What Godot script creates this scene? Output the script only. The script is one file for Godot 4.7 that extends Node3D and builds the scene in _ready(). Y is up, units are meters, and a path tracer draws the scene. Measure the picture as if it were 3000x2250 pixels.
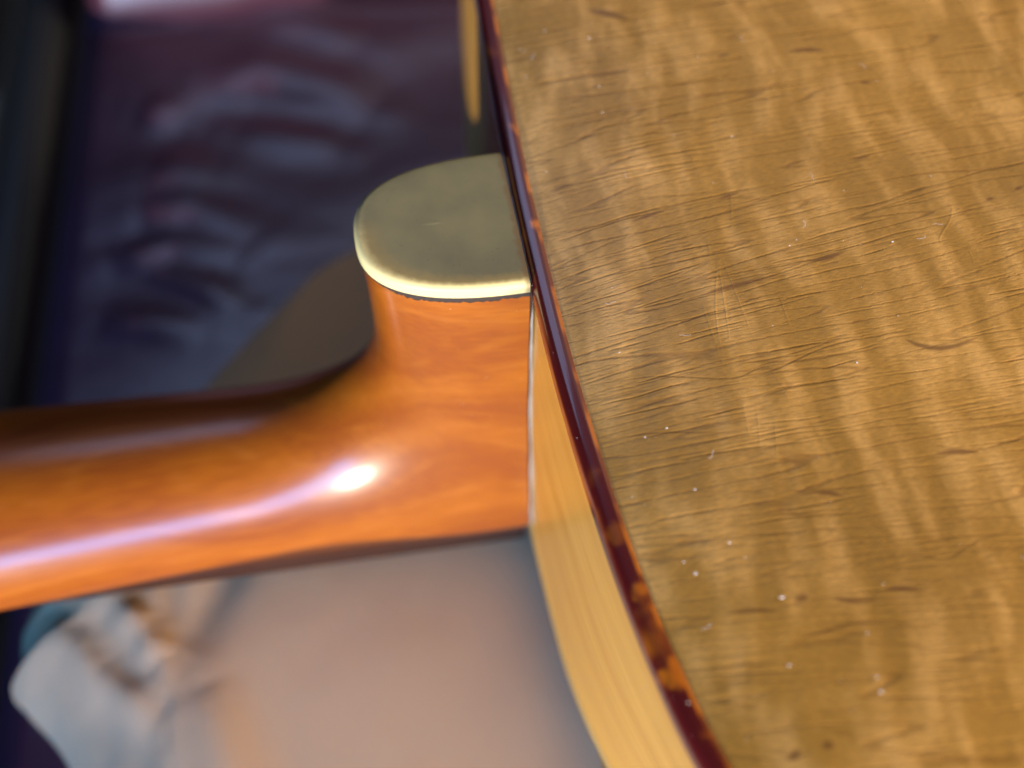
extends Node3D
# A guitar lying face down across a lap: heel, heel cap, tortoiseshell binding, flamed back.
# Guitar axes in millimetres: x from the neck towards the body, y across, z up out of the back.

const ORIGIN := Vector3(0, 0.62, 0)
const DEPTH := 101.0

var rng := RandomNumberGenerator.new()
var wood := FastNoiseLite.new()
var fine := FastNoiseLite.new()

func at(x: float, y: float, z: float) -> Vector3:
	return Vector3(x, z, -y) * 0.001

# ------------------------------------------------------------------ helpers
func grid(nu: int, nv: int, place: Callable, paint = null, closed := false) -> ArrayMesh:
	# place(i, j) -> [Vector3 in guitar mm, Vector2 uv]; paint(i, j, p) -> Color (linear)
	var st := SurfaceTool.new()
	st.begin(Mesh.PRIMITIVE_TRIANGLES)
	for i in nu:
		for j in nv:
			var r: Array = place.call(i, j)
			var p: Vector3 = r[0]
			st.set_uv(r[1])
			if paint != null:
				st.set_color(paint.call(i, j, p))
			st.add_vertex(at(p.x, p.y, p.z))
	var last := nu if closed else nu - 1
	for i in last:
		for j in nv - 1:
			var a := i * nv + j
			var b := ((i + 1) % nu) * nv + j
			st.add_index(a); st.add_index(a + 1); st.add_index(b)
			st.add_index(b); st.add_index(a + 1); st.add_index(b + 1)
	st.generate_normals()
	return st.commit()

func solid(nu: int, nv: int, place: Callable) -> ArrayMesh:
	return grid(nu, nv, place, null, true)

func part(called: String, mesh: Mesh, material: Material, parent: Node) -> MeshInstance3D:
	var o := MeshInstance3D.new()
	o.name = called
	o.mesh = mesh
	o.material_override = material
	o.cast_shadow = GeometryInstance3D.SHADOW_CASTING_SETTING_ON
	parent.add_child(o, true)
	return o

func thing(called: String, label: String, category: String) -> Node3D:
	var o := Node3D.new()
	o.name = called
	o.position = ORIGIN
	o.set_meta("label", label)
	o.set_meta("category", category)
	add_child(o, true)
	return o

func lin(r: float, g: float, b: float) -> Color:
	return Color(r, g, b).linear_to_srgb()

func mat(albedo: Color, rough: float, coat := 0.0, coat_rough := 0.1, painted := false) -> StandardMaterial3D:
	var m := StandardMaterial3D.new()
	m.albedo_color = Color.WHITE if painted else albedo.linear_to_srgb()
	m.vertex_color_use_as_albedo = painted
	m.roughness = rough
	if coat > 0.0:
		m.clearcoat_enabled = true
		m.clearcoat = coat
		m.clearcoat_roughness = coat_rough
	return m

func noise(n_seed: int, freq: float, octaves := 3) -> FastNoiseLite:
	var n := FastNoiseLite.new()
	n.seed = n_seed
	n.noise_type = FastNoiseLite.TYPE_SIMPLEX_SMOOTH
	n.frequency = freq
	n.fractal_octaves = octaves
	return n

func noise_bytes(n: FastNoiseLite, w: int, h: int, small_w: int, small_h: int) -> PackedByteArray:
	# a noise picture of small_w x small_h pixels stretched to w x h
	var im := n.get_image(small_w, small_h, false, false, true)
	im.convert(Image.FORMAT_L8)
	im.resize(w, h, Image.INTERPOLATE_CUBIC)
	return im.get_data()

func spline(points: Array, n: int, closed := false) -> PackedVector2Array:
	var out := PackedVector2Array()
	var m := points.size()
	var spans := m if closed else m - 1
	for k in spans:
		var p0: Vector2 = points[(k - 1 + m) % m] if closed or k > 0 else points[0] * 2.0 - points[1]
		var p1: Vector2 = points[k]
		var p2: Vector2 = points[(k + 1) % m]
		var p3: Vector2 = points[(k + 2) % m] if closed or k + 2 < m else points[m - 1] * 2.0 - points[m - 2]
		for s in n:
			out.append(p1.cubic_interpolate(p2, p0, p3, float(s) / n))
	if not closed:
		out.append(points[m - 1])
	return out

func along(points: PackedVector2Array, t: float) -> Vector2:
	var f := clampf(t, 0.0, 1.0) * (points.size() - 1)
	var k := mini(int(f), points.size() - 2)
	return points[k].lerp(points[k + 1], f - k)

func segment_distance(p: Vector2, pts: Array) -> Vector2:
	# (distance to a polyline, how far along it 0..1)
	var best := Vector2(1e9, 0)
	for k in pts.size() - 1:
		var a: Vector2 = pts[k]
		var b: Vector2 = pts[k + 1]
		var t := clampf((p - a).dot(b - a) / (b - a).length_squared(), 0.0, 1.0)
		var d := p.distance_to(a.lerp(b, t))
		if d < best.x:
			best = Vector2(d, (k + t) / (pts.size() - 1))
	return best

# ------------------------------------------------------------------ camera and light
func stage() -> void:
	var cam := Camera3D.new()
	cam.name = "camera"
	var right := Vector3(0.98528, -0.17063, 0.01068)
	var up := Vector3(0.13639, 0.82217, 0.55267)
	var back := Vector3(-0.10308, -0.54307, 0.83333)
	cam.transform = Transform3D(Basis(at(right.x, right.y, right.z) * 1000.0, at(up.x, up.y, up.z) * 1000.0, at(back.x, back.y, back.z) * 1000.0).orthonormalized(), at(-37.29, -186.03, 217.3) + ORIGIN)
	var lens := CameraAttributesPhysical.new()
	lens.frustum_focal_length = 40.22
	lens.exposure_aperture = 5.2
	lens.frustum_focus_distance = 0.268
	lens.frustum_near = 0.02
	lens.frustum_far = 12.0
	cam.attributes = lens
	cam.fov = 33.223
	cam.near = 0.02
	cam.far = 12.0
	add_child(cam)
	cam.current = true
	var we := WorldEnvironment.new()
	var env := Environment.new()
	env.background_mode = Environment.BG_COLOR
	env.background_color = lin(0.004, 0.004, 0.005)
	env.tonemap_mode = Environment.TONE_MAPPER_LINEAR
	env.tonemap_exposure = 1.0
	env.sdfgi_enabled = true
	env.ssao_enabled = true
	env.ssil_enabled = true
	we.environment = env
	add_child(we)
	# low sun through the window, almost level with the guitar's back
	var sun := DirectionalLight3D.new()
	sun.name = "sun"
	sun.light_energy = 1.6
	sun.light_color = Color(1.0, 0.96, 0.89)
	sun.light_angular_distance = 0.6
	sun.shadow_enabled = true
	aim(sun, Vector3.ZERO, Vector3(-0.40, -0.76, 0.012))
	add_child(sun)
	# sky through the windows, plus one added warm fill
	window_or_fill(Vector3(1350, -150, 410), Vector2(1.0, 0.6), Color(1.0, 0.93, 0.82), 3.8)
	window_or_fill(Vector3(-420, -1370, 280), Vector2(1.3, 0.36), Color(0.34, 0.66, 1.0), 2.9)
	window_or_fill(Vector3(420, -1380, 260), Vector2(1.2, 0.45), Color(1.0, 0.78, 0.46), 2.3)  # added warm fill that brightens the top of the cloth
	window_or_fill(Vector3(630, 900, 1020), Vector2(0.85, 0.8), Color(0.98, 0.97, 0.95), 0.1)
	window_or_fill(Vector3(-180, 980, 1290), Vector2(0.8, 0.42), Color(0.72, 0.8, 1.0), 0.26)

func aim(l: Light3D, target: Vector3, towards: Vector3) -> void:
	# the light stands at target + towards and shines at target
	var d := at(towards.x, towards.y, towards.z).normalized()
	l.transform = Transform3D(Basis.looking_at(-d, Vector3.UP if absf(d.y) < 0.95 else Vector3.RIGHT), at(target.x, target.y, target.z) + ORIGIN + at(towards.x, towards.y, towards.z))

func window_or_fill(place: Vector3, size: Vector2, color: Color, energy: float) -> void:
	var a := AreaLight3D.new()
	a.name = "window_or_fill_light"
	a.area_size = size
	a.light_color = color
	a.light_energy = energy
	a.shadow_enabled = true
	aim(a, Vector3.ZERO, place)
	add_child(a, true)

# ------------------------------------------------------------------ guitar
var washboard := PackedByteArray()   # the figure's slow ripple, 920 x 1370 over 175 x 260 mm
var rim := PackedVector2Array()      # the body's outline, seen from the back
var rim_out := PackedVector2Array()  # outward normals
var rim_at := PackedFloat32Array()   # millimetres along it

func make_rim() -> void:
	var pts := [
		Vector2(5, 117), Vector2(2.6, 71), Vector2(1.3, 40), Vector2(0.6, 12), Vector2(0.5, 0), Vector2(0.5, -27), Vector2(0.9, -45), Vector2(2.0, -67), Vector2(3.7, -88), Vector2(6.3, -107), Vector2(10.7, -127.5),
		Vector2(21, -157), Vector2(44, -188), Vector2(85, -207), Vector2(140, -208), Vector2(215, -196), Vector2(262, -190), Vector2(264, -100), Vector2(264, 0), Vector2(264, 120), Vector2(262, 215), Vector2(200, 226), Vector2(130, 236), Vector2(70, 232), Vector2(35, 216), Vector2(15, 186)]
	rim = spline(pts, 24, true)
	for i in rim.size():
		rim[i].x -= 1.2 * smoothstep(150.0, 60.0, rim[i].x)
	var n := rim.size()
	var run := 0.0
	for i in n:
		var t := (rim[(i + 1) % n] - rim[(i - 1 + n) % n]).normalized()
		rim_out.append(Vector2(t.y, -t.x) * (1.0 if Vector2(t.y, -t.x).dot(rim[i] - Vector2(130, 0)) > 0 else -1.0))
		rim_at.append(run)
		run += rim[i].distance_to(rim[(i + 1) % n])

func dome(d: float) -> float:
	# height of the back at d millimetres inside its edge
	return 4.4 * (1.0 - exp(-d / 23.0)) + 0.012 * d - 0.45

func back_texture() -> Array:
	var w := 920
	var h := 1370
	var sx := 175.0 / w
	var sy := 260.0 / h
	var band_a := noise_bytes(noise(3, 0.055, 2), w, h, 300, 34)
	var band_b := noise_bytes(noise(9, 0.06, 3), w, h, 270, 130)
	var blotch := noise_bytes(noise(14, 0.05, 3), w, h, 60, 90)
	var fib := noise_bytes(noise(21, 0.35, 2), w, h, 230, 1370)
	var grit := noise_bytes(noise(31, 0.45, 2), w, h, 920, 1370)
	var figure := noise(41, 0.011, 2)
	washboard = band_b
	var dark := PackedFloat32Array()
	var high := PackedFloat32Array()
	var red := PackedFloat32Array()
	dark.resize(w * h)
	high.resize(w * h)
	red.resize(w * h)
	high.fill(0.62)
	# pixel of a point in guitar mm
	var px := func(p: Vector2) -> Vector2: return Vector2((p.x + 5.0) / sx, (115.0 - p.y) / sy)
	# 1. mineral streaks, dirt-filled cracks and scratches that can be told apart
	var streaks := [
		[1.3, Vector2(69.6, -49.5), Vector2(71.7, -51.5), Vector2(75.0, -53.1), Vector2(79.4, -53.3), Vector2(84.9, -51.9)],
		[1.2, Vector2(66.4, -76.6), Vector2(70.5, -76.9), Vector2(74.9, -77.9)], [1.0, Vector2(41.2, -80.5), Vector2(44.1, -81.2), Vector2(46.5, -82.3)],
		[0.9, Vector2(18.6, -100.6), Vector2(24.2, -101.2), Vector2(28.2, -102.3)], [1.5, Vector2(31.6, -100.6), Vector2(34.0, -100.6)],
		[1.1, Vector2(38.1, -101.7), Vector2(41.2, -102.8), Vector2(45.8, -103.6)], [1.2, Vector2(47.9, -101.8), Vector2(50.7, -102.2), Vector2(54.7, -103.4)],
		[0.6, Vector2(28.9, -108.2), Vector2(34.8, -107.5), Vector2(40.7, -107.1), Vector2(47.1, -108.4)], [1.6, Vector2(22.5, -128.0), Vector2(24.8, -127.0)],
		[1.5, Vector2(28.7, -127.0), Vector2(30.5, -127.1)], [2.4, Vector2(26.6, 60.5), Vector2(31.1, 57.9), Vector2(36.0, 54.4)],
		[1.5, Vector2(70.3, 36.0), Vector2(75.5, 35.7), Vector2(79.5, 34.6)], [0.8, Vector2(107.0, 49.9), Vector2(113.5, 50.0)],
		[1.0, Vector2(84.2, 23.0), Vector2(87.0, 22.3)], [0.7, Vector2(56.4, 55.2), Vector2(61.7, 55.8)], [0.9, Vector2(53.6, 37.4), Vector2(56.9, 38.0)],
		[0.8, Vector2(75.0, -0.4), Vector2(79.3, 0.2)], [0.9, Vector2(42.1, -6.0), Vector2(47.6, -4.9)], [0.9, Vector2(22.5, -8.1), Vector2(30.1, -6.7)],
		[0.5, Vector2(58.5, 21.8), Vector2(62.1, 21.6)], [1.1, Vector2(32.3, -31.1), Vector2(38.0, -30.1), Vector2(50.3, -28.8)],
		[1.3, Vector2(57.3, -26.7), Vector2(61.0, -26.4), Vector2(65.2, -25.4)], [0.9, Vector2(100.0, -17.0), Vector2(101.6, -16.8)], [1.1, Vector2(107.1, -15.4), Vector2(109.4, -14.8)]]
	for s in streaks:
		ink(red, w, h, px, spline(s.slice(1), 12), s[0] * 0.5, 1.0, 1.0)
	var cracks := [
		[Vector2(7.3, -60.6), Vector2(15.9, -61.4), Vector2(28.3, -64.3)], [Vector2(10.1, -47.8), Vector2(16.9, -48.3), Vector2(24.5, -50.2), Vector2(33.1, -52.4), Vector2(39.4, -51.0), Vector2(47.0, -51.0)],
		[Vector2(35.8, -78.2), Vector2(38.5, -79.5), Vector2(41.7, -78.9)], [Vector2(34.9, -91.2), Vector2(39.0, -90.9), Vector2(45.1, -90.8), Vector2(54.5, -92.7)],
		[Vector2(43.1, -96.9), Vector2(47.5, -95.5), Vector2(55.7, -96.3), Vector2(60.7, -98.0), Vector2(68.7, -95.3), Vector2(79.0, -94.3)], [Vector2(51.4, -88.6), Vector2(57.7, -89.4)],
		[Vector2(38.1, -87.4), Vector2(43.7, -88.7)], [Vector2(66.8, -15.0), Vector2(76.4, -13.7), Vector2(85.8, -11.6), Vector2(95.1, -10.1), Vector2(114.6, -5.7)],
		[Vector2(32.1, -52.1), Vector2(41.4, -52.1), Vector2(54.0, -48.6), Vector2(73.1, -47.3)], [Vector2(34.4, -49.1), Vector2(43.2, -49.3), Vector2(57.1, -47.2)], [Vector2(10.3, -21.2), Vector2(23.9, -21.3), Vector2(40.5, -20.6), Vector2(57.6, -19.2)]]
	for s in cracks:
		ink(dark, w, h, px, spline(s, 12), 0.24, 0.45, 1.0)
		ink(high, w, h, px, spline(s, 12), 0.2, -0.25, 1.0)
	var scratches := [
		[Vector2(38.9, 12.9), Vector2(41.1, -6.8)], [Vector2(38.9, 10.5), Vector2(41.1, -0.2)], [Vector2(31.7, -30.4), Vector2(32.0, -49.3)], [Vector2(37.3, -15.9), Vector2(36.5, -22.1)],
		[Vector2(37.9, -23.0), Vector2(34.9, -43.5)], [Vector2(39.0, -23.2), Vector2(39.7, -43.1)], [Vector2(37.7, -22.9), Vector2(34.0, -35.7), Vector2(32.3, -48.1)], [Vector2(46.1, -2.1), Vector2(43.4, -14.1)],
		[Vector2(40.9, -52.0), Vector2(43.8, -59.7)], [Vector2(41.9, -52.2), Vector2(46.7, -60.1)], [Vector2(48.0, -34.7), Vector2(47.9, -42.5)],
		[Vector2(90.3, -15.2), Vector2(91.7, -17.7), Vector2(90.2, -21.0), Vector2(85.8, -26.7), Vector2(90.6, -29.6), Vector2(90.8, -33.7)], [Vector2(76.1, -21.2), Vector2(77.5, -25.3), Vector2(81.3, -30.5)],
		[Vector2(33.5, -58.8), Vector2(32.4, -68.3)], [Vector2(41.1, -50.7), Vector2(42.9, -61.0), Vector2(45.1, -64.4), Vector2(47.0, -73.7)], [Vector2(36.0, -59.3), Vector2(33.8, -70.9)], [Vector2(38.7, -62.8), Vector2(36.1, -73.6)]]
	for s in scratches:
		ink(high, w, h, px, spline(s, 10), 0.14, 0.2, 0.5)
	# 2. the crazed lacquer: some hundreds of fine checks along the grain
	for k in 900:
		var x := rng.randf_range(2.0, 150.0)
		var y := rng.randf_range(-142.0, 100.0)
		var often := 0.4 + 0.6 * exp(-pow((y + 40.0) / 55.0, 2.0)) * (1.0 if x < 60.0 else 0.8)
		if rng.randf() > often:
			continue
		var n := rng.randi_range(4, 10)
		var pts := []
		var p := Vector2(x, y)
		var ang := grain_angle(y) + rng.randf_range(-0.05, 0.05)
		for q in n:
			pts.append(p)
			ang = lerpf(ang, grain_angle(p.y), 0.4) + rng.randf_range(-0.07, 0.07)
			p += Vector2(cos(ang), sin(ang)) * rng.randf_range(1.6, 3.4)
		var deep := rng.randf_range(0.12, 0.42) * (1.0 if rng.randf() < 0.35 else 0.6)
		ink(high, w, h, px, spline(pts, 6), rng.randf_range(0.14, 0.24), -deep * 1.5, 0.8)
		ink(dark, w, h, px, spline(pts, 6), 0.2, deep * rng.randf_range(0.3, 1.3), 0.8)
	# 3. the surface has sunk along the grain: long wandering furrows
	var furrow_a := noise_bytes(noise(101, 0.085, 1), w, h, 26, 420)
	var furrow_b := noise_bytes(noise(102, 0.085, 1), w, h, 34, 760)
	var furrow_c := noise_bytes(noise(104, 0.09, 1), w, h, 44, 1100)
	var where := noise_bytes(noise(103, 0.06, 2), w, h, 90, 130)
	# 4. put together
	var color := PackedByteArray()
	color.resize(w * h * 3)
	var relief := PackedByteArray()
	relief.resize(w * h)
	var i := 0
	for r in h:
		var y := 115.0 - r * sy
		var shift := int(tan(grain_angle(y)) * 60.0 / sy)
		for c in w:
			# flame: bands across the grain, bent a little by a slow wander
			var bend := int(figure.get_noise_2d(c * sx, y) * 34.0)
			var cb := clampi(c + bend, 0, w - 1)
			var rb := clampi(r + int((c - 300) * 0.1), 0, h - 1)
			var a := band_a[r * w + cb] / 255.0
			var b := band_b[rb * w + cb] / 255.0
			var flame := smoothstep(0.3, 0.85, a * 0.2 + b * 0.8)
			var rg := clampi(r + int((c - 330.0) * tan(grain_angle(y))), 0, h - 1)
			var f := fib[rg * w + c] / 255.0 - 0.5
			var g := grit[i] / 255.0 - 0.5
			var t := blotch[i] / 255.0
			var lightness := (0.78 + 0.34 * flame) * (1.0 + 0.42 * f + 0.26 * g) * (0.86 + 0.28 * t)
			var cr := lightness * lerpf(0.68, 0.76, flame)
			var cg := lightness * lerpf(0.345, 0.42, flame)
			var cbv := lightness * lerpf(0.055, 0.11, flame)
			# checks: the zero lines of two stretched noises, broken up by a third
			var q := where[i] / 255.0
			var fa := furrow_a[rg * w + c] / 255.0 - 0.5
			var fb := furrow_b[rg * w + c] / 255.0 - 0.5
			var fc := furrow_c[rg * w + c] / 255.0 - 0.5
			var open := smoothstep(0.22, 0.55, q)
			var check := (1.0 - smoothstep(0.012, 0.05, absf(fa))) * open + 0.7 * (1.0 - smoothstep(0.015, 0.06, absf(fb))) * smoothstep(0.62, 0.42, q + 0.0006 * (c - 300.0))
			check = maxf(check, 0.55 * (1.0 - smoothstep(0.02, 0.09, absf(fc))) * smoothstep(0.35, 0.7, b))
			var sunk := 0.06 * fa + 0.05 * fb
			cr *= 1.0 - 0.22 * check
			cg *= 1.0 - 0.26 * check
			cbv *= 1.0 - 0.3 * check
			var k := red[i]
			if k > 0.0:
				cr = lerpf(cr, 0.15, k * 0.7)
				cg = lerpf(cg, 0.05, k * 0.7)
				cbv = lerpf(cbv, 0.015, k * 0.7)
			k = minf(dark[i], 1.0)
			cr *= 1.0 - 0.6 * k
			cg *= 1.0 - 0.66 * k
			cbv *= 1.0 - 0.7 * k
			var s := Color(clampf(cr, 0, 1), clampf(cg, 0, 1), clampf(cbv, 0, 1)).linear_to_srgb()
			color[i * 3] = int(s.r * 255.0)
			color[i * 3 + 1] = int(s.g * 255.0)
			color[i * 3 + 2] = int(s.b * 255.0)
			relief[i] = int(clampf(high[i] + sunk - 0.22 * check + f * 0.10 + g * 0.06, 0, 1) * 255.0)
			i += 1
	return [ImageTexture.create_from_image(Image.create_from_data(w, h, false, Image.FORMAT_RGB8, color)), ImageTexture.create_from_image(Image.create_from_data(w, h, false, Image.FORMAT_L8, relief))]

func grain_angle(y: float) -> float:
	if y > -25.0:
		return lerpf(0.12, 0.0, clampf((y + 25.0) / 70.0, 0, 1))
	return lerpf(0.12, -0.13, clampf((-25.0 - y) / 80.0, 0, 1))

func ink(into: PackedFloat32Array, w: int, h: int, px: Callable, pts: PackedVector2Array, half: float, amount: float, taper: float) -> void:
	# a stroke half millimetres wide to either side, its ends tapering
	var n := pts.size()
	var touched := {}
	for k in n - 1:
		var a: Vector2 = px.call(pts[k])
		var b: Vector2 = px.call(pts[k + 1])
		var steps := maxi(1, int(a.distance_to(b) / 0.7))
		for s in steps:
			var t := (k + float(s) / steps) / (n - 1)
			var thin := lerpf(1.0, pow(sin(PI * clampf(t, 0.02, 0.98)), 0.6), taper)
			var p := a.lerp(b, float(s) / steps)
			var rad := maxf(half / 0.19 * thin, 0.55)
			var reach := int(ceil(rad * 1.6))
			for dy in range(-reach, reach + 1):
				for dx in range(-reach, reach + 1):
					var x := int(p.x) + dx
					var y := int(p.y) + dy
					if x < 0 or y < 0 or x >= w or y >= h:
						continue
					var d := Vector2(x + 0.5 - p.x, y + 0.5 - p.y).length() / rad
					var v := (1.0 - smoothstep(0.25, 1.5, d)) * (0.35 + 0.65 * thin)
					if v > touched.get(y * w + x, 0.0):
						touched[y * w + x] = v
	for at_px in touched:
		into[at_px] += amount * touched[at_px]

func make_guitar() -> void:
	make_rim()
	var g := thing("guitar", "amber guitar lying face down, cream heel cap, tortoiseshell binding round flamed back", "guitar")
	var n := rim.size()
	# ---- back
	var tex := back_texture()
	var bm := StandardMaterial3D.new()
	bm.albedo_texture = tex[0]
	bm.heightmap_enabled = true
	bm.heightmap_texture = tex[1]
	bm.heightmap_scale = 0.03
	bm.roughness = 0.42
	bm.clearcoat_enabled = true
	bm.clearcoat = 0.4
	bm.clearcoat_roughness = 0.28
	bm.metallic = 0.28
	bm.metallic_specular = 0.5
	bm.texture_repeat = true
	var center := Vector2(130, 0)
	var ts: Array = []
	for k in 90:
		ts.append(pow(k / 89.0, 1.5))
	var back := grid(n, 90, func(i: int, k: int) -> Array:
		var e := rim[i] - rim_out[i] * 3.5
		var p := e.lerp(center, ts[k])
		var d := e.distance_to(p)
		var c := clampi(int((p.x + 5.0) / 175.0 * 920.0), 0, 919)
		var r := clampi(int((115.0 - p.y) / 260.0 * 1370.0), 0, 1369)
		var ripple := (washboard[r * 920 + c] / 255.0 - 0.5) * 0.2 * smoothstep(0.0, 12.0, d)
		return [Vector3(p.x, p.y, dome(d) + ripple), Vector2((p.x + 5.0) / 175.0, (115.0 - p.y) / 260.0)], null, true)
	part("back_plate", back, bm, g)
	# ---- binding
	var prof := [Vector2(-3.5, -1.4), Vector2(-3.5, -0.46), Vector2(-3.2, -0.34), Vector2(-2.2, -0.26), Vector2(-1.1, -0.32), Vector2(-0.2, -0.62), Vector2(0.4, -1.2), Vector2(0.75, -2.1), Vector2(0.85, -3.2), Vector2(0.85, -4.8), Vector2(0.75, -5.7), Vector2(0.5, -6.1), Vector2(-0.4, -6.2)]
	var sections := spline(prof, 3)
	var np := sections.size()
	var long := resample_rim(1.1)
	var tn := noise(77, 0.03, 2)
	var tf := noise(78, 0.16, 2)
	var amber_at := [[Vector2(4.0, -81), 3.5, 0.3], [Vector2(5.5, -93), 2.6, 0.8], [Vector2(8, -109), 3.4, 0.9], [Vector2(12, -121), 2.6, 0.5], [Vector2(2.6, 27.0), 2.0, 0.5], [Vector2(2.6, -3.5), 2.2, 1.0]]
	var binding := grid(long.size(), np, func(i: int, j: int) -> Array:
		var q: Array = long[i]
		var e: Vector2 = q[0] + q[1] * sections[j].x
		return [Vector3(e.x, e.y, sections[j].y), Vector2(i * 0.02, j / float(np))],
		func(i: int, j: int, p: Vector3) -> Color:
			var m := 0.5 * smoothstep(0.15, 0.6, tn.get_noise_3d(p.x, p.y, p.z * 2.0) + 0.25 * tf.get_noise_3d(p.x, p.y, p.z) - 0.1)
			for a in amber_at:
				var d: float = Vector2(p.x, p.y).distance_to(a[0]) / a[1]
				m = maxf(m, a[2] * (1.0 - smoothstep(0.35, 1.0, d + 0.5 * tf.get_noise_3d(p.x * 2.0, p.y * 2.0, p.z * 3.0))))
			# sun glowing through the thin sheet at the purfling, painted in as amber
			if sections[j].x < -2.9:
				m = maxf(m, 0.25 + 0.75 * smoothstep(-0.1, 0.3, tf.get_noise_2d(p.y * 0.45, 40.0)))
			return Color(0.095, 0.010, 0.010).lerp(Color(0.56, 0.16, 0.009), m))
	part("binding", binding, mat(Color.WHITE, 0.3, 1.0, 0.06, true), g)
	# ---- sides
	var sg := noise(51, 0.02, 3)
	var sf := noise(52, 0.5, 2)
	var nz := 90
	var side := grid(long.size(), nz, func(i: int, j: int) -> Array:
		var q: Array = long[i]
		var z := lerpf(-6.0, -DEPTH + 4.0, j / float(nz - 1))
		var bulge := 0.5 * sin(PI * j / (nz - 1)) - lean(q[0]) * j / (nz - 1)
		var e: Vector2 = q[0] + q[1] * bulge
		return [Vector3(e.x, e.y, z), Vector2(i * 0.02, j / float(nz))],
		func(i: int, j: int, p: Vector3) -> Color:
			var run := i * 1.1
			var s := sg.get_noise_2d(run * 0.22, p.z * 3.0) + 0.5 * sf.get_noise_2d(run * 0.05, p.z * 1.4)
			return Color(0.76, 0.415, 0.07).lerp(Color(0.63, 0.30, 0.04), clampf(0.45 + 0.6 * s, 0, 1)))
	part("side", side, mat(Color.WHITE, 0.42, 0.4, 0.16, true), g)
	# ---- the edge of the soundboard and the soundboard itself
	var fprof := [Vector2(-2.0, -96.9), Vector2(0.5, -96.95), Vector2(0.65, -97.2), Vector2(0.65, -100.6), Vector2(0.3, -101.0), Vector2(-2.0, -101.1)]
	var front_edge := grid(long.size(), 6, func(i: int, j: int) -> Array:
		var q: Array = long[i]
		var e: Vector2 = q[0] + q[1] * (fprof[j].x - lean(q[0]))
		return [Vector3(e.x, e.y, fprof[j].y), Vector2(i * 0.02, j / 6.0)])
	part("front_binding", front_edge, mat(Color(0.62, 0.4, 0.13), 0.4, 0.5, 0.15), g)
	var board := grid(n, 4, func(i: int, k: int) -> Array:
		var e := rim[i] - rim_out[i] * 1.5
		var p := e.lerp(center, k / 3.0)
		return [Vector3(p.x, p.y, -101.0), Vector2.ZERO], null, true)
	part("soundboard", board, mat(Color(0.55, 0.36, 0.15), 0.45), g)
	# ---- neck and heel, one carved piece
	make_neck(g)
	# ---- heel cap
	make_cap(g)
	# ---- the joint: a dark gap beside the cap, old lacquer down the heel
	make_joint(g)
	# ---- dust
	make_dust(g)

func lean(p: Vector2) -> float:
	# the sides draw in towards the front along the lower shoulder
	return 0.0023 * pow(clampf(-60.0 - p.y, 0.0, 60.0), 2.0) * smoothstep(120.0, 40.0, p.x)

func resample_rim(step: float) -> Array:
	# close samples where the outline can be seen, coarse ones elsewhere
	var out := []
	var n := rim.size()
	for i in n:
		var a := rim[i]
		var b := rim[(i + 1) % n]
		var near := a.x < 60.0
		var m := maxi(1, int(round(a.distance_to(b) / (step if near else 6.0))))
		for k in m:
			out.append([a.lerp(b, float(k) / m), rim_out[i].lerp(rim_out[(i + 1) % n], float(k) / m).normalized()])
	out.append([rim[0], rim_out[0]])
	return out

func skin(p: Vector3) -> float:
	# below zero inside the carved neck: a rounded neck and a D-shaped heel blended into each other
	var zf := lerpf(-102.4, -97.4, clampf(-p.x / 150.0, 0, 1))
	var zr := -71.7
	if p.x > -75.0:
		zr = lerpf(-67.4, -71.1, clampf(-p.x / 75.0, 0, 1))
	elif p.x > -140.0:
		zr = lerpf(-71.1, -71.7, (-75.0 - p.x) / 65.0)
	else:
		zr = lerpf(-71.7, -70.6, (-140.0 - p.x) / 90.0)
	var w := lerpf(22.5, 32.8, clampf(-p.x / 230.0, 0, 1))
	var up := maxf(p.z - zf, 0.0) / (zr - zf)
	var a := (pow(pow(absf(p.y) / w, 2.07) + pow(up, 2.07), 1.0 / 2.07) - 1.0) * w
	var down := clampf((-3.0 - p.z) / 90.0, 0, 1)
	var wh := lerpf(18.9, 22.4, pow(down, 0.8))
	var reach := 35.3 - 1.2 * sin(PI * clampf(down * 1.6, 0, 1))
	var m := 2.6 - 0.4 * clampf(down * 2.0, 0, 1)
	var b := (pow(pow(maxf(-2.0 - p.x, 0.0) / reach, m) + pow(absf(p.y) / wh, m), 1.0 / m) - 1.0) * 22.0
	var k := 25.4 * clampf((-p.z - 14.0) / 30.0, 0.02, 1.0)
	var h := clampf(0.5 + 0.5 * (b - a) / k, 0, 1)
	return lerpf(b, a, h) - k * h * (1.0 - h)

func surface(from: Vector3, way: Vector3) -> Vector3:
	# where a ray out of the wood meets the air
	var lo := 0.0
	var hi := 70.0
	for k in 15:
		var mid := (lo + hi) * 0.5
		if skin(from + way * mid) < 0.0:
			lo = mid
		else:
			hi = mid
	var f0 := skin(from + way * lo)
	var f1 := skin(from + way * hi)
	return from + way * lerpf(lo, hi, clampf(f0 / (f0 - f1 + 1e-9), 0, 1))

func cheek(x: float, z: float) -> float:
	# half width of the carved piece there
	return surface(Vector3(x, 0, z), Vector3(0, 1, 0)).y

func foot_height(x: float) -> float:
	return lerpf(-94.0, -98.0, clampf(-x / 150.0, 0, 1))

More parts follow.
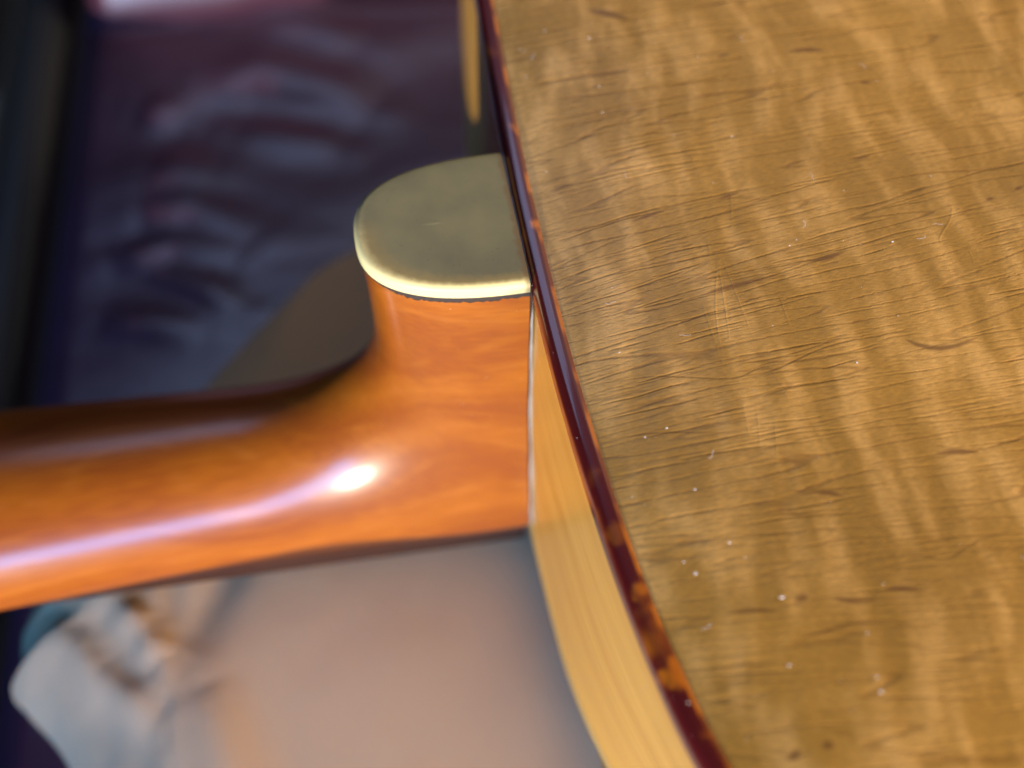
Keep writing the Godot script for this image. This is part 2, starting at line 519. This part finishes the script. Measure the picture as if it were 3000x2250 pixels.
func make_neck(g: Node3D) -> void:
	var ridge := spline([Vector2(-37.6, -3.3), Vector2(-37.2, -12), Vector2(-36.4, -22), Vector2(-36.4, -32), Vector2(-39, -41), Vector2(-45, -49), Vector2(-56, -56), Vector2(-75, -61), Vector2(-105, -66), Vector2(-140, -70), Vector2(-230, -74)], 20)
	# where on the joint face or on the fingerboard each section ends
	var foot := spline([Vector2(-2, -3.3), Vector2(-2, -14), Vector2(-2, -27), Vector2(-2, -42), Vector2(-2, -64), Vector2(-2, -94), Vector2(-34, -95), Vector2(-66, -96), Vector2(-103, -97), Vector2(-140, -98), Vector2(-230, -98)], 20)
	for k in foot.size():
		foot[k] = Vector2(minf(foot[k].x, -2.0), foot_height(foot[k].x) if foot[k].x < -2.1 else maxf(foot[k].y, -94.0))
	var nu := 290
	var nv := 111
	var wood_noise := noise(61, 0.012, 2)
	var swirl := noise(62, 0.03, 2)
	var pores := noise(63, 0.6, 2)
	var patch := noise(64, 0.05, 3)
	var neck := grid(nu, nv, func(i: int, j: int) -> Array:
		var t := i / float(nu - 1)
		var r := along(ridge, t)
		var f := along(foot, t)
		var d := (r - f).normalized()
		var th := (j / float(nv - 1) - 0.5) * PI
		return [surface(Vector3(f.x, 0, f.y), Vector3(d.x * cos(th), sin(th), d.y * cos(th))), Vector2(t * 4.0, th)],
		func(i: int, j: int, p: Vector3) -> Color:
			# growth rings of a board with its grain along the neck
			var v := p.z * 0.9 + p.y * 0.55 + 30.0 * wood_noise.get_noise_3d(p.x * 0.4, p.y, p.z) + 4.0 * swirl.get_noise_3d(p.x * 0.6, p.y, p.z)
			var ring := 0.5 + 0.5 * sin(v * 0.33)
			# thin pale lines where the rings come out
			var line := pow(0.5 + 0.5 * sin(v * 1.15), 8.0)
			var pore := pores.get_noise_3d(p.x * 0.12, p.y * 1.3, p.z * 1.3)
			var c := Color(0.275, 0.067, 0.008).lerp(Color(0.385, 0.112, 0.012), clampf(ring * 0.75 + 0.45 * pore + 0.25 * patch.get_noise_3d(p.x, p.y, p.z), 0, 1))
			return c.lerp(Color(0.54, 0.19, 0.026), 0.24 * line * clampf(0.6 + 1.5 * patch.get_noise_3d(p.z, p.x, p.y), 0, 1)))
	var wood_finish := mat(Color.WHITE, 0.36, 0.75, 0.19, true)
	wood_finish.metallic_specular = 0.38
	part("neck", neck, wood_finish, g)
	# the undercut below the flare and the fingerboard it carries
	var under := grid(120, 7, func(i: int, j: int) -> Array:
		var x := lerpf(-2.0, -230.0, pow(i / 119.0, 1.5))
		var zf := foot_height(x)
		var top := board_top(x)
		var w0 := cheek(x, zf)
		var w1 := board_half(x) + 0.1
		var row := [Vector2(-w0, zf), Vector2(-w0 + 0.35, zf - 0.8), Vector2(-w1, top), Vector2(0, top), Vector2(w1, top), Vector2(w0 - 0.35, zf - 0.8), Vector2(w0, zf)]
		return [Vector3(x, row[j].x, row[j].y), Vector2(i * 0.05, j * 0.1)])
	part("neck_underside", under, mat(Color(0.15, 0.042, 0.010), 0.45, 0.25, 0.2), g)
	var fb := grid(120, 11, func(i: int, j: int) -> Array:
		var x := lerpf(-1.8, -230.0, i / 119.0)
		var zf := board_top(x) + 0.1
		var w1 := board_half(x)
		var ring := [Vector2(-w1 + 0.5, 0), Vector2(-w1, -0.6), Vector2(-w1 - 0.1, -3.2), Vector2(-w1, -6.0), Vector2(-w1 + 0.9, -6.8), Vector2(0, -7.6), Vector2(w1 - 0.9, -6.8), Vector2(w1, -6.0), Vector2(w1 + 0.1, -3.2), Vector2(w1, -0.6), Vector2(w1 - 0.5, 0)]
		return [Vector3(x, ring[j].x, zf + ring[j].y), Vector2(i * 0.05, j * 0.1)])
	part("fingerboard", fb, mat(Color(0.09, 0.03, 0.010), 0.5, 0.2, 0.25), g)

func board_top(x: float) -> float:
	# the glue line between the neck and the fingerboard
	return lerpf(-104.5, -101.5, clampf(-x / 150.0, 0, 1))

func board_half(x: float) -> float:
	return lerpf(24.5, 23.5, clampf(-x / 230.0, 0, 1))

func cap_outline(t: float, inset: float) -> Vector2:
	# t from -1 to 1 round the D of the cap; inset pulls it in
	var phi := absf(t) * PI * 0.5
	var a := pow(maxf(cos(phi), 0.0), 2.0 / 2.6)
	var y := pow(sin(phi), 2.0 / 2.6)
	return Vector2(-2.1 - (35.8 - inset) * a, (19.7 - inset) * y * signf(t) + 0.1)

func make_cap(g: Node3D) -> void:
	# rows from the underside round the softened edge to the middle of the top
	var rows := [Vector2(0.9, -3.3), Vector2(0.15, -3.25), Vector2(0.0, -3.0), Vector2(0.0, -1.9), Vector2(0.07, -1.25), Vector2(0.25, -0.75), Vector2(0.55, -0.4), Vector2(0.95, -0.17), Vector2(1.6, -0.05), Vector2(3.5, 0.02), Vector2(7, 0.06), Vector2(12, 0.08), Vector2(19.7, 0.1)]
	var smooth := spline(rows, 3)
	var m := StandardMaterial3D.new()
	m.albedo_color = lin(0.72, 0.64, 0.34)
	m.roughness = 0.42
	m.metallic_specular = 0.32
	m.subsurf_scatter_enabled = true
	m.subsurf_scatter_strength = 0.04
	var worn := noise(71, 0.02, 4)
	var stain := noise(74, 0.05, 3)
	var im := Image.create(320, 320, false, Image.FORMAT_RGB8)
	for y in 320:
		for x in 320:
			# the yellowed face, its colour darkened to stand for shade inside the rim
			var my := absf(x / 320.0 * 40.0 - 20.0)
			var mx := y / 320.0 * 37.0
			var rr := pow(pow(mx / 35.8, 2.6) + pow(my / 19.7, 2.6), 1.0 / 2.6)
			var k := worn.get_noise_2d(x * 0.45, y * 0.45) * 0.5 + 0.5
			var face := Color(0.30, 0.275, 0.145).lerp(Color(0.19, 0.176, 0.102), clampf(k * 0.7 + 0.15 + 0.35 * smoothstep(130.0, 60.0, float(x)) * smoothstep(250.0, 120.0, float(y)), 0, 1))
			# sun on the near half of the edge, painted: brown glow, bright rim
			var sunlit_side := smoothstep(0.62, 0.40, x / 320.0)
			var c := face.lerp(Color(0.42, 0.30, 0.10), 0.5 * sunlit_side * smoothstep(0.80, 0.93, rr + 0.03 * stain.get_noise_2d(x, y)))
			c = c.lerp(Color(0.8, 0.69, 0.32), lerpf(0.25, 1.0, sunlit_side) * smoothstep(0.91, 0.985, rr + 0.012 * stain.get_noise_2d(x, y)))
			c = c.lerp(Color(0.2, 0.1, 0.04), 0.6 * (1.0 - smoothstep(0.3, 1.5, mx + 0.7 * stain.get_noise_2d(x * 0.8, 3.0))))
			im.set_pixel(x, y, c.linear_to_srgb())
	for k in 40:
		var q := Vector2i(rng.randi_range(40, 280), rng.randi_range(10, 250))
		im.set_pixel(q.x, q.y, Color(0.2, 0.13, 0.06))
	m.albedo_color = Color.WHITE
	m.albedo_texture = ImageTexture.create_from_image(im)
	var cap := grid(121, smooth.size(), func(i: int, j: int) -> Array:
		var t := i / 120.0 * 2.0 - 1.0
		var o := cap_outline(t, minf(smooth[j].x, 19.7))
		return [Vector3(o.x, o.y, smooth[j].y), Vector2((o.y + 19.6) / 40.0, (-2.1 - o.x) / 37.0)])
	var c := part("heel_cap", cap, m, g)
	# the cap's face against the body
	var face := grid(2, 40, func(i: int, j: int) -> Array:
		var y := lerpf(-19.6, 19.6, j / 39.0)
		return [Vector3(-2.1, y, -3.3 if i == 0 else -0.05), Vector2(0.5, 0.02)])
	part("cap_end", face, m, c)
	# the dark glue line under it, swelling towards the body on the near side
	var ragged := noise(73, 0.35, 3)
	var line := grid(161, 5, func(i: int, j: int) -> Array:
		var t := i / 160.0 * 2.0 - 1.0
		var open := smoothstep(-0.25, -0.6, t) * 1.7 + 0.12
		var o := cap_outline(t, 0.0 - 0.2 * ragged.get_noise_2d(i * 1.0, j * 5.0) - (0.08 if j > 0 and j < 4 else -1.2))
		return [Vector3(o.x, o.y, -3.25 - open * j / 4.0 * (1.0 + 0.5 * ragged.get_noise_1d(i * 1.3))), Vector2(t, j)])
	part("glue_line", line, mat(Color(0.035, 0.022, 0.014), 0.75), g)

func make_joint(g: Node3D) -> void:
	var rough := noise(81, 0.2, 3)
	# dark seam between cap or heel and the side
	var seam := grid(90, 5, func(i: int, j: int) -> Array:
		var s := i / 89.0
		# up over the end of the cap, then down the near cheek
		var p: Vector3
		if s < 0.4:
			p = Vector3(0, lerpf(20.5, -19.4, s / 0.4), -2.0)
		else:
			var z := lerpf(-2.0, -94.0, (s - 0.4) / 0.6)
			p = Vector3(0, -cheek(-2.0, z) + 0.15, z)
		var x := lerpf(-2.3, -0.4, j / 4.0)
		var lift := -0.5 * absf(j - 2.0) / 2.0 + 0.15 * rough.get_noise_2d(i * 1.0, j * 9.0)
		return [Vector3(x, p.y - (0.0 if s < 0.4 else lift), p.z + (lift if s < 0.4 else 0.0)), Vector2(s * 6.0, j)])
	part("joint_seam", seam, mat(Color(0.03, 0.02, 0.014), 0.35, 0.8, 0.15), g)
	# a line of old, pale lacquer that has lifted along the cheek
	var pale := grid(110, 7, func(i: int, j: int) -> Array:
		var k := i / 109.0
		var z := lerpf(-6.5, -94.0, k)
		var w := cheek(-2.0, z)
		var half := (0.30 + 0.2 * rough.get_noise_2d(i * 0.3, 3.0)) * smoothstep(0.0, 0.1, k)
		var q := j / 6.0 * 2.0 - 1.0
		var x := -1.35 + 0.25 * rough.get_noise_2d(i * 0.15, 50.0) + q * half
		return [Vector3(x, -w - 0.25 - 0.22 * (1.0 - q * q), z), Vector2(k * 20.0, q)])
	part("lacquer_line", pale, mat(Color(0.36, 0.34, 0.29), 0.4, 0.6, 0.2), g)

func make_dust(g: Node3D) -> void:
	var st := SurfaceTool.new()
	st.begin(Mesh.PRIMITIVE_TRIANGLES)
	var spots := [Vector3(15.4, -92.2, 0.55), Vector3(29.4, -99.9, 0.7), Vector3(14, -89.5, 0.3), Vector3(13.0, -62.0, 0.3), Vector3(17.5, -61.0, 0.4), Vector3(23.0, -87.5, 0.3), Vector3(27.0, -112.5, 0.4), Vector3(41.0, -120.0, 0.45)]
	for k in 130:
		spots.append(Vector3(rng.randf_range(5, 110) * rng.randf_range(0.3, 1.0), rng.randf_range(-125, 70), pow(rng.randf(), 4.0) * 0.34 + 0.05))
	for s in spots:
		var p := Vector2(s.x, s.y)
		var z := 0.35 + dome(maxf(s.x - 3.0, 0.0))
		flake(st, Vector3(p.x, p.y, z), s.z)
	for k in 26:
		# on the heel and the binding
		var zz := rng.randf_range(-95, -6)
		var xx := rng.randf_range(-22, -3)
		flake(st, Vector3(xx, -cheek(xx, zz) - 0.1, zz), rng.randf_range(0.05, 0.16))
	for k in 60:
		var y := rng.randf_range(-125, 70)
		for i in rim.size():
			if absf(rim[i].y - y) < 3.0 and rim[i].x < 40.0:
				flake(st, Vector3(rim[i].x + rng.randf_range(-0.2, 0.3), rim[i].y, -0.75), rng.randf_range(0.05, 0.13))
				break
	for k in 14:
		# lint
		var p := Vector3(rng.randf_range(6, 100), rng.randf_range(-115, 55), 0)
		var ang := rng.randf() * TAU
		var width := rng.randf_range(0.03, 0.06)
		for q in 7:
			ang += rng.randf_range(-0.7, 0.7)
			var n := p + Vector3(cos(ang), sin(ang), 0) * 0.35
			var side := Vector3(-sin(ang), cos(ang), 0) * width
			var lift := Vector3(0, 0, 0.4 + dome(maxf(p.x - 3.0, 0.0)))
			for c in [p - side, p + side, n + side, p - side, n + side, n - side]:
				st.add_vertex(at(c.x, c.y, lift.z))
			p = n
	st.generate_normals()
	var d := part("dust", st.commit(), mat(Color(0.8, 0.8, 0.8), 0.8), g)
	d.set_meta("kind", "stuff")

func flake(st: SurfaceTool, p: Vector3, size: float) -> void:
	var ring := []
	for k in 6:
		var a := TAU * k / 6.0 + rng.randf()
		ring.append(p + Vector3(cos(a) * size * rng.randf_range(0.35, 1.0), sin(a) * size * rng.randf_range(0.3, 0.8), rng.randf_range(-0.06, 0.02)))
	var top := p + Vector3(0, 0, size * 0.4)
	for k in 6:
		var a: Vector3 = ring[k]
		var b: Vector3 = ring[(k + 1) % 6]
		st.add_vertex(at(top.x, top.y, top.z)); st.add_vertex(at(b.x, b.y, b.z)); st.add_vertex(at(a.x, a.y, a.z))

# ------------------------------------------------------------------ the lap, the sofa, the floor
func make_person() -> void:
	var who := thing("person", "seated person in pale tan trousers, the guitar lying across the lap", "person")
	var edge := spline([Vector2(0, 140), Vector2(-32, 134), Vector2(-88, 82), Vector2(-150, 5), Vector2(-157, -20), Vector2(-159.5, -26), Vector2(-156, -31), Vector2(-141, -54), Vector2(-122, -110), Vector2(-105, -200), Vector2(20, -230), Vector2(140, -200), Vector2(175, -50), Vector2(150, 90), Vector2(70, 138)], 12, true)
	var closed: Array = Array(edge)
	closed.append(edge[0])
	var middle := Vector2(0, -20)
	var n := 300
	var rows := 90
	var crumple := noise(91, 0.018, 3)
	var small := noise(92, 0.06, 3)
	var folds := [
		[[Vector2(-139, -20), Vector2(-125, -40), Vector2(-108, -58)], 5.0, 4.5], [[Vector2(-122, -16), Vector2(-112, -30), Vector2(-106, -42)], 4.5, 4.0],
		[[Vector2(-100, 10), Vector2(-101, -10), Vector2(-103, -32)], 3.5, -2.0], [[Vector2(-140, 6), Vector2(-150, -8), Vector2(-157, -25)], 4.5, -3.5], [[Vector2(-70, 2), Vector2(-85, -15), Vector2(-100, -40)], 7.0, -3.0], [[Vector2(-95, -50), Vector2(-90, -75), Vector2(-80, -110)], 9.0, 4.0]]
	var cloth := grid(n, rows, func(i: int, j: int) -> Array:
		var e := along(PackedVector2Array(closed), i / float(n))
		var t := j / float(rows - 1)
		if j < 10:
			# the flank, down to the seat
			var k := j / 10.0
			var tuck := e.lerp(middle, 0.03 * (1.0 - k))
			return [Vector3(tuck.x, tuck.y, lerpf(-204.0, -168.0, k)), e * 0.05]
		t = (j - 10) / float(rows - 11)
		var p := e.lerp(middle, pow(t, 1.4))
		var d := segment_distance(p, closed).x
		var z := -168.0 + 58.0 * sqrt(1.0 - pow(1.0 - clampf(d / 75.0, 0, 1), 2.0)) + (2.2 * crumple.get_noise_2d(p.x, p.y) + 0.6 * small.get_noise_2d(p.x, p.y)) * clampf(d / 15.0, 0, 1)
		# the thigh rises from the sitter and crests under the neck
		var s0 := p.x * 0.466 + p.y * 0.885 + 36.0
		z = minf(z, -114.0 - 0.0013 * s0 * s0 * (1.0 if s0 < 0.0 else 2.0) + 0.5 * crumple.get_noise_2d(p.x, p.y) + 0.06 * small.get_noise_2d(p.x, p.y))
		for f in folds:
			var s := segment_distance(p, f[0])
			z += f[2] * exp(-pow(s.x / f[1], 2.0)) * pow(sin(PI * clampf(s.y, 0.02, 0.98)), 0.5)
		return [Vector3(p.x, p.y, z), p * 0.05], null, true)
	# twill weave
	var weave := Image.create(64, 64, false, Image.FORMAT_L8)
	for y in 64:
		for x in 64:
			var v := 0.5 + 0.25 * sin((x + y) * TAU / 8.0) + 0.25 * sin((x - y * 3) * TAU / 16.0)
			weave.set_pixel(x, y, Color(v, v, v))
	var m := mat(Color(0.82, 0.61, 0.36), 0.95)
	m.heightmap_enabled = true
	m.heightmap_texture = ImageTexture.create_from_image(weave)
	m.heightmap_scale = 0.02
	m.uv1_scale = Vector3(4, 4, 1)
	m.rim_enabled = true
	m.rim = 0.08
	m.rim_tint = 0.3
	part("trousers", cloth, m, who)

func make_sofa() -> void:
	var sofa := thing("sofa", "dark maroon-purple leather sofa with wrinkled glossy seat beyond the guitar neck", "sofa")
	var puckers := [
		[[Vector2(-92, 330), Vector2(-55, 300), Vector2(-20, 275)], 13.0, 5.0], [[Vector2(-98, 262), Vector2(-70, 268), Vector2(-40, 252), Vector2(-18, 236)], 11.0, 6.0], [[Vector2(-126, 256), Vector2(-105, 247)], 8.0, 4.0],
		[[Vector2(-86, 236), Vector2(-60, 225), Vector2(-35, 215)], 7.0, 3.5], [[Vector2(-122, 220), Vector2(-92, 210)], 9.0, 3.0], [[Vector2(-128, 193), Vector2(-105, 192), Vector2(-74, 170)], 8.0, 4.0],
		[[Vector2(-142, 170), Vector2(-112, 174), Vector2(-84, 160)], 6.0, 3.5], [[Vector2(-125, 165), Vector2(-100, 148), Vector2(-86, 132)], 6.0, 3.5], [[Vector2(-145, 142), Vector2(-125, 136), Vector2(-98, 124)], 7.0, 3.5]]
	var swell := noise(95, 0.014, 1)
	var crease := noise(96, 0.05, 3)
	var skin := noise(97, 0.28, 3)
	var nu := 190
	var nv := 330
	var left := func(y: float) -> float: return -167.0 + (y - 107.0) * 0.0735
	var seat := grid(nu, nv, func(i: int, j: int) -> Array:
		var y := lerpf(-120.0, 560.0, j / float(nv - 1))
		var edge: float = left.call(y)
		if i < 14:
			var a := i / 14.0 * PI * 0.5
			return [Vector3(edge + 12.0 * (1.0 - sin(a)) , y, -212.0 + 12.0 * sin(a) - 70.0 * (1.0 - i / 14.0) * (1.0 if i < 4 else 0.0) ), Vector2(i, j)] if i >= 4 else [Vector3(edge + 8.0, y, -290.0 + 20.0 * i), Vector2(i, j)]
		var u := (i - 14) / float(nu - 15)
		var x := edge + 12.0 + u * 330.0
		var d := x - edge
		var z := -200.0 + 6.0 * (1.0 - exp(-d / 40.0)) + 1.8 * swell.get_noise_2d(x * 0.5, y) + 0.25 * crease.get_noise_2d(x * 0.4, y) + 0.03 * skin.get_noise_2d(x * 0.6, y)
		for f in puckers:
			var s := segment_distance(Vector2(x, y), f[0])
			z += 0.75 * f[2] * exp(-pow(s.x / (1.3 * f[1]), 2.0)) * pow(sin(PI * clampf(s.y, 0.06, 0.94)), 0.7)
		# the backrest rises beyond
		z += 70.0 * smoothstep(297.0, 345.0, y + 0.1 * x) + 0.3 * maxf(y - 345.0, 0.0)
		return [Vector3(x, y, z), Vector2(x, y) * 0.02])
	var hide := mat(Color(0.08, 0.024, 0.05), 0.42, 1.0, 0.32)
	hide.metallic_specular = 0.6
	part("seat_cushion", seat, hide, sofa)
	var bar := func(x0: Callable, radius: float, z: float) -> ArrayMesh:
		return grid(60, 13, func(i: int, j: int) -> Array:
			var y := lerpf(-150.0, 560.0, i / 59.0)
			var a := TAU * j / 12.0
			return [Vector3(x0.call(y) + radius * cos(a), y, z + radius * sin(a)), Vector2(i, j)])
	part("side_rail", bar.call(func(y: float) -> float: return left.call(y) - 22.0, 15.0, -208.0), mat(Color(0.012, 0.014, 0.016), 0.5), sofa)
	# added box, out of view, that keeps the low sun off the cloth
	var blocker_box := BoxMesh.new()
	blocker_box.size = Vector3(0.29, 0.5, 0.3)
	var sun_blocker := part("sun_blocker", blocker_box, hide, sofa)
	sun_blocker.transform = Transform3D(Basis(Vector3.UP, -atan2(0.466, 0.885)), at(-30.0 * 0.885 - 0.466 * 760.0, 30.0 * 0.466 - 0.885 * 760.0, -92.0 - 250.0))
	# a pale slat of the frame, deep in the gap
	var slat := BoxMesh.new()
	slat.size = Vector3(0.008, 0.012, 0.16)
	var low := part("frame_slat", slat, mat(Color(0.2, 0.2, 0.17), 0.5), sofa)
	low.transform = Transform3D(Basis(Vector3.UP, -0.37), at(-232.0, 418.0, -330.0))
	var base := BoxMesh.new()
	base.size = Vector3(0.34, 0.3, 0.68)
	var b := part("sofa_base", base, mat(Color(0.012, 0.01, 0.011), 0.7), sofa)
	b.position = at(24, 220, -455)

func make_floor() -> void:
	var box := BoxMesh.new()
	box.size = Vector3(6, 0.04, 6)
	var f := part("floor", box, mat(Color(0.012, 0.011, 0.01), 0.6), self)
	f.position = Vector3(0, -0.02, 0)
	f.set_meta("kind", "structure")

func _ready() -> void:
	rng.seed = 20240
	stage()
	make_floor()
	make_sofa()
	make_person()
	make_guitar()
